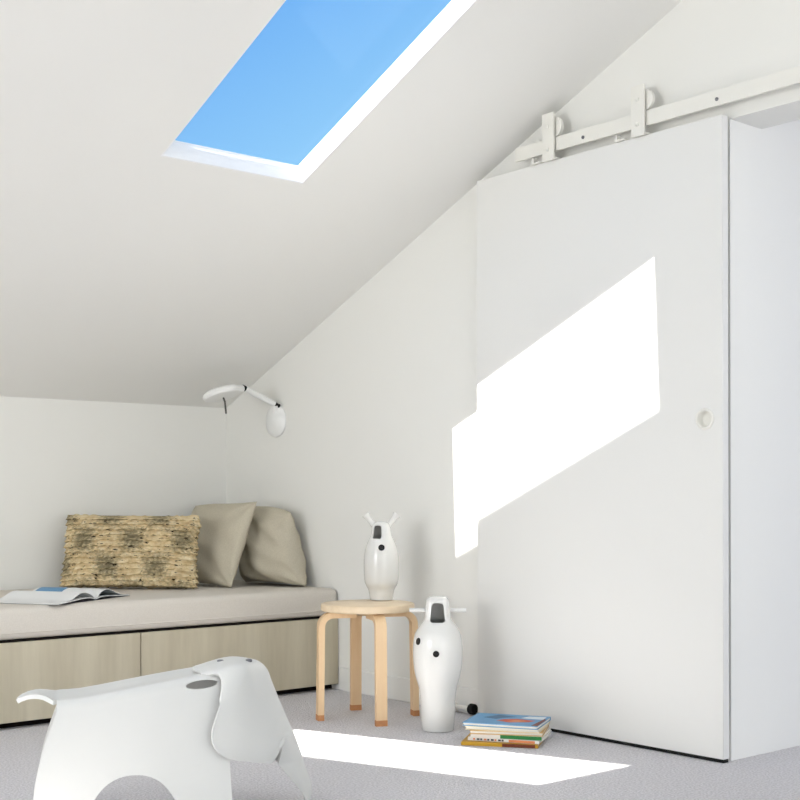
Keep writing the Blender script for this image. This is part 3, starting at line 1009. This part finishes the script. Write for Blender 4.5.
def solid(o, th, off=-1.0):
    m = o.modifiers.new('s', 'SOLIDIFY'); m.thickness = th; m.offset = off; m.use_even_offset = False
    bpy.context.view_layer.update()
    bake(o)
    for p in o.data.polygons: p.use_smooth = True
    o.data.set_sharp_from_angle(angle=R(50))
    return o


# body: a saddle bent down into two flanks, an arch cut between front and rear legs
NU, NV = 88, 26
top_z = [(-0.240, 0.329), (-0.17, 0.332), (-0.116, 0.340), (0.01, 0.361), (0.11, 0.377), (0.17, 0.386), (0.23, 0.390)]


def zt_at(x):
    for (xa, za), (xb, zb) in zip(top_z, top_z[1:]):
        if x <= xb: return za + (zb - za) * max(0, (x - xa)) / (xb - xa)
    return top_z[-1][1]


def rear_x(v):      # rear edge of the flank, v = 0 at the fold, 1 at the floor
    return -0.224 - 0.057 * math.sin(min(1, v * 1.25) * PI / 2)


def front_x(v):
    return 0.226 - 0.012 * math.sin(v * PI) - 0.006 * v


AX0, AX1, AZ = -0.150, 0.088, 0.140
def bottom_z(x):
    c, h_ = (AX0 + AX1) / 2, (AX1 - AX0) / 2
    q = (x - c) / h_
    return AZ * math.sqrt(max(0, 1 - abs(q) ** 2.3)) if abs(q) < 1 else 0.0


# u stations crowd at the arch ends
us = []
for k in range(15): us.append(-0.281 + (AX0 + 0.281) * k / 14)
for k in range(1, 49): us.append((AX0 + AX1) / 2 - (AX1 - AX0) / 2 * math.cos(PI * k / 48))
for k in range(1, 17): us.append(AX1 + (0.220 - AX1) * k / 16)
fu = [(x + 0.281) / (0.220 + 0.281) for x in us]
bm = bmesh.new()
HT, RF = 0.118, 0.030
rows = []
for i, f in enumerate(fu):
    xb = us[i]                                     # x at the foot
    zb = bottom_z(xb)
    xt = -0.224 + (0.226 + 0.224) * f              # x at the fold
    z_t = zt_at(xt)
    ht = HT - 0.028 * max(0, (xt - 0.02) / 0.19) ** 1.5   # saddle narrows to the neck
    hb = 0.172
    line = []
    # from centre line over the fold down to the bottom edge
    for k in range(7):                             # saddle, slightly hollow
        q = k / 6
        line.append((xt, q * (ht - RF), z_t - 0.006 * (1 - q * q)))
    for k in range(1, 7):
        a = k / 6 * PI / 2 * 0.93
        line.append((xt, ht - RF + RF * math.sin(a), z_t - RF * (1 - math.cos(a))))
    xs_, ys_, zs_ = line[-1]
    for k in range(1, NV + 1):
        v = k / NV
        z_ = zs_ + (zb - zs_) * v
        vv = (zs_ - z_) / zs_
        x_ = rear_x(vv) + (front_x(vv) - rear_x(vv)) * f
        y_ = ys_ + (hb - ys_) * (vv ** 0.8)
        line.append((x_, y_, z_))
    rows.append(line)
cols = len(rows[0])
G = {}
for i, line in enumerate(rows):
    for j, (x_, y_, z_) in enumerate(line):
        for s in (1, -1):
            G[(i, j, s)] = G[(i, j, 1)] if (j == 0 and s == -1) else bm.verts.new((x_, s * y_, z_))
for i in range(len(rows) - 1):
    for j in range(cols - 1):
        for s in (1, -1):
            q = [G[(i, j, s)], G[(i + 1, j, s)], G[(i + 1, j + 1, s)], G[(i, j + 1, s)]]
            try: bm.faces.new(q if s == 1 else q[::-1])
            except ValueError: pass
# tail: the saddle runs on backwards as a tongue, hollow then turned down
tail = [(-0.233, 0.094, 0.3275), (-0.244, 0.074, 0.332), (-0.256, 0.060, 0.336), (-0.270, 0.052, 0.3385), (-0.284, 0.046, 0.3385), (-0.300, 0.040, 0.336), (-0.316, 0.032, 0.330), (-0.328, 0.018, 0.3225)]
prev = []
for k in range(-6, 7):
    j = abs(k); prev.append(G[(0, j, 1 if k >= 0 else -1)])
for x_, hw, z_ in tail:
    cur = []
    for k in range(-6, 7):
        q = k / 6
        cur.append(bm.verts.new((x_, q * hw, z_ - 0.005 * (1 - q * q) * (1 if x_ > -0.27 else 0.4))))
    for k in range(12):
        bm.faces.new((prev[k], prev[k + 1], cur[k + 1], cur[k]))
    prev = cur
eb = obj('body', bm, M['plastic'], el, 180)
bmesh_chk = None
solid(eb, 0.011, -1.0)
# grip opening behind each ear
bmc = bmesh.new()
pts = [(0.142 + 0.042 * math.cos(2 * PI * k / 32), 0.357 + 0.0110 * math.sin(2 * PI * k / 32) + 0.06 * 0.042 * math.cos(2 * PI * k / 32)) for k in range(32)]
add_prism(bmc, pts, 1, -0.3, 0.3)
bpy.context.view_layer.update()
carve(eb, bmc)
for p in eb.data.polygons: p.use_smooth = True
eb.data.set_sharp_from_angle(angle=R(45))

# head: one bent sheet, forehead and trunk down the middle, an ear on either side
CEN = [(0.125, 0.385), (0.155, 0.391), (0.187, 0.397), (0.220, 0.4025), (0.255, 0.405), (0.285, 0.4025), (0.306, 0.393), (0.323, 0.374), (0.334, 0.345), (0.347, 0.312), (0.362, 0.276),
       (0.378, 0.238), (0.393, 0.202), (0.407, 0.165), (0.419, 0.130), (0.430, 0.098), (0.440, 0.070), (0.444, 0.044), (0.440, 0.020), (0.432, 0.008)]
OUT = [(0.190, 0.078, 0.390), (0.206, 0.100, 0.381), (0.198, 0.120, 0.354), (0.188, 0.138, 0.320), (0.175, 0.152, 0.282), (0.163, 0.162, 0.244), (0.164, 0.166, 0.214), (0.178, 0.165, 0.190), (0.206, 0.160, 0.171), (0.250, 0.145, 0.160), (0.300, 0.124, 0.149),
       (0.325, 0.106, 0.150), (0.357, 0.082, 0.203), (0.352, 0.070, 0.160), (0.347, 0.060, 0.131), (0.375, 0.048, 0.098), (0.406, 0.026, 0.060), (0.425, 0.012, 0.030), (0.430, 0.004, 0.012), (0.431, 0.002, 0.009)]
NT, NW = 110, 24
bm = bmesh.new()
H = {}
for i in range(NT + 1):
    t = i / NT
    cx, cz = interp(CEN, t)
    if t < 0.6: ox, oy_, oz = interp(OUT, t)
    else:
        n = len(OUT) - 1; a = min(int(t * n), n - 1); ox, oy_, oz = lerp(OUT[a], OUT[a + 1], t * n - a)
    # roundness of the fold
    for j in range(NW + 1):
        w = j / NW
        bl = min(1, max(0, (0.50 - t) / 0.20))      # forehead: nearly flat on top, then folded down into the ear
        g = math.sin(w * PI / 2) ** 0.85
        ya, za = oy_ * g, cz + (oz - cz) * w
        yf = min(oy_ * 0.95, 0.098)
        if w < 0.3:
            a_ = w / 0.3
            yb, zb_ = yf * a_, cz - 0.007 * a_ ** 2.5
        else:
            q = (w - 0.3) / 0.7
            yb, zb_ = yf + (oy_ - yf) * q ** 0.75, cz - 0.007 + (oz - cz + 0.007) * q
        x_ = cx + (ox - cx) * w
        y_ = ya + (yb - ya) * bl
        z_ = za + (zb_ - za) * bl
        for s in (1, -1):
            H[(i, j, s)] = H[(i, j, 1)] if (j == 0 and s == -1) else bm.verts.new((x_, s * y_, z_))
for i in range(NT):
    for j in range(NW):
        for s in (1, -1):
            q = [H[(i, j, s)], H[(i + 1, j, s)], H[(i + 1, j + 1, s)], H[(i, j + 1, s)]]
            bm.faces.new(q if s == 1 else q[::-1])
eh = obj('head', bm, M['plastic'], el, 180)
solid(eh, 0.010, 0.0)
for x_, y_, z_ in ((0.200, 0.000, 0.4045), (0.272, -0.038, 0.4085)):
    bm = bmesh.new(); add_lathe(bm, [(0.009, -0.004), (0.009, 0.0015), (0.006, 0.003)], 24, aim((x_, y_, z_), (0, y_ * 3, 1)))
    obj('screw_cap', bm, M['grey'], el, 40)
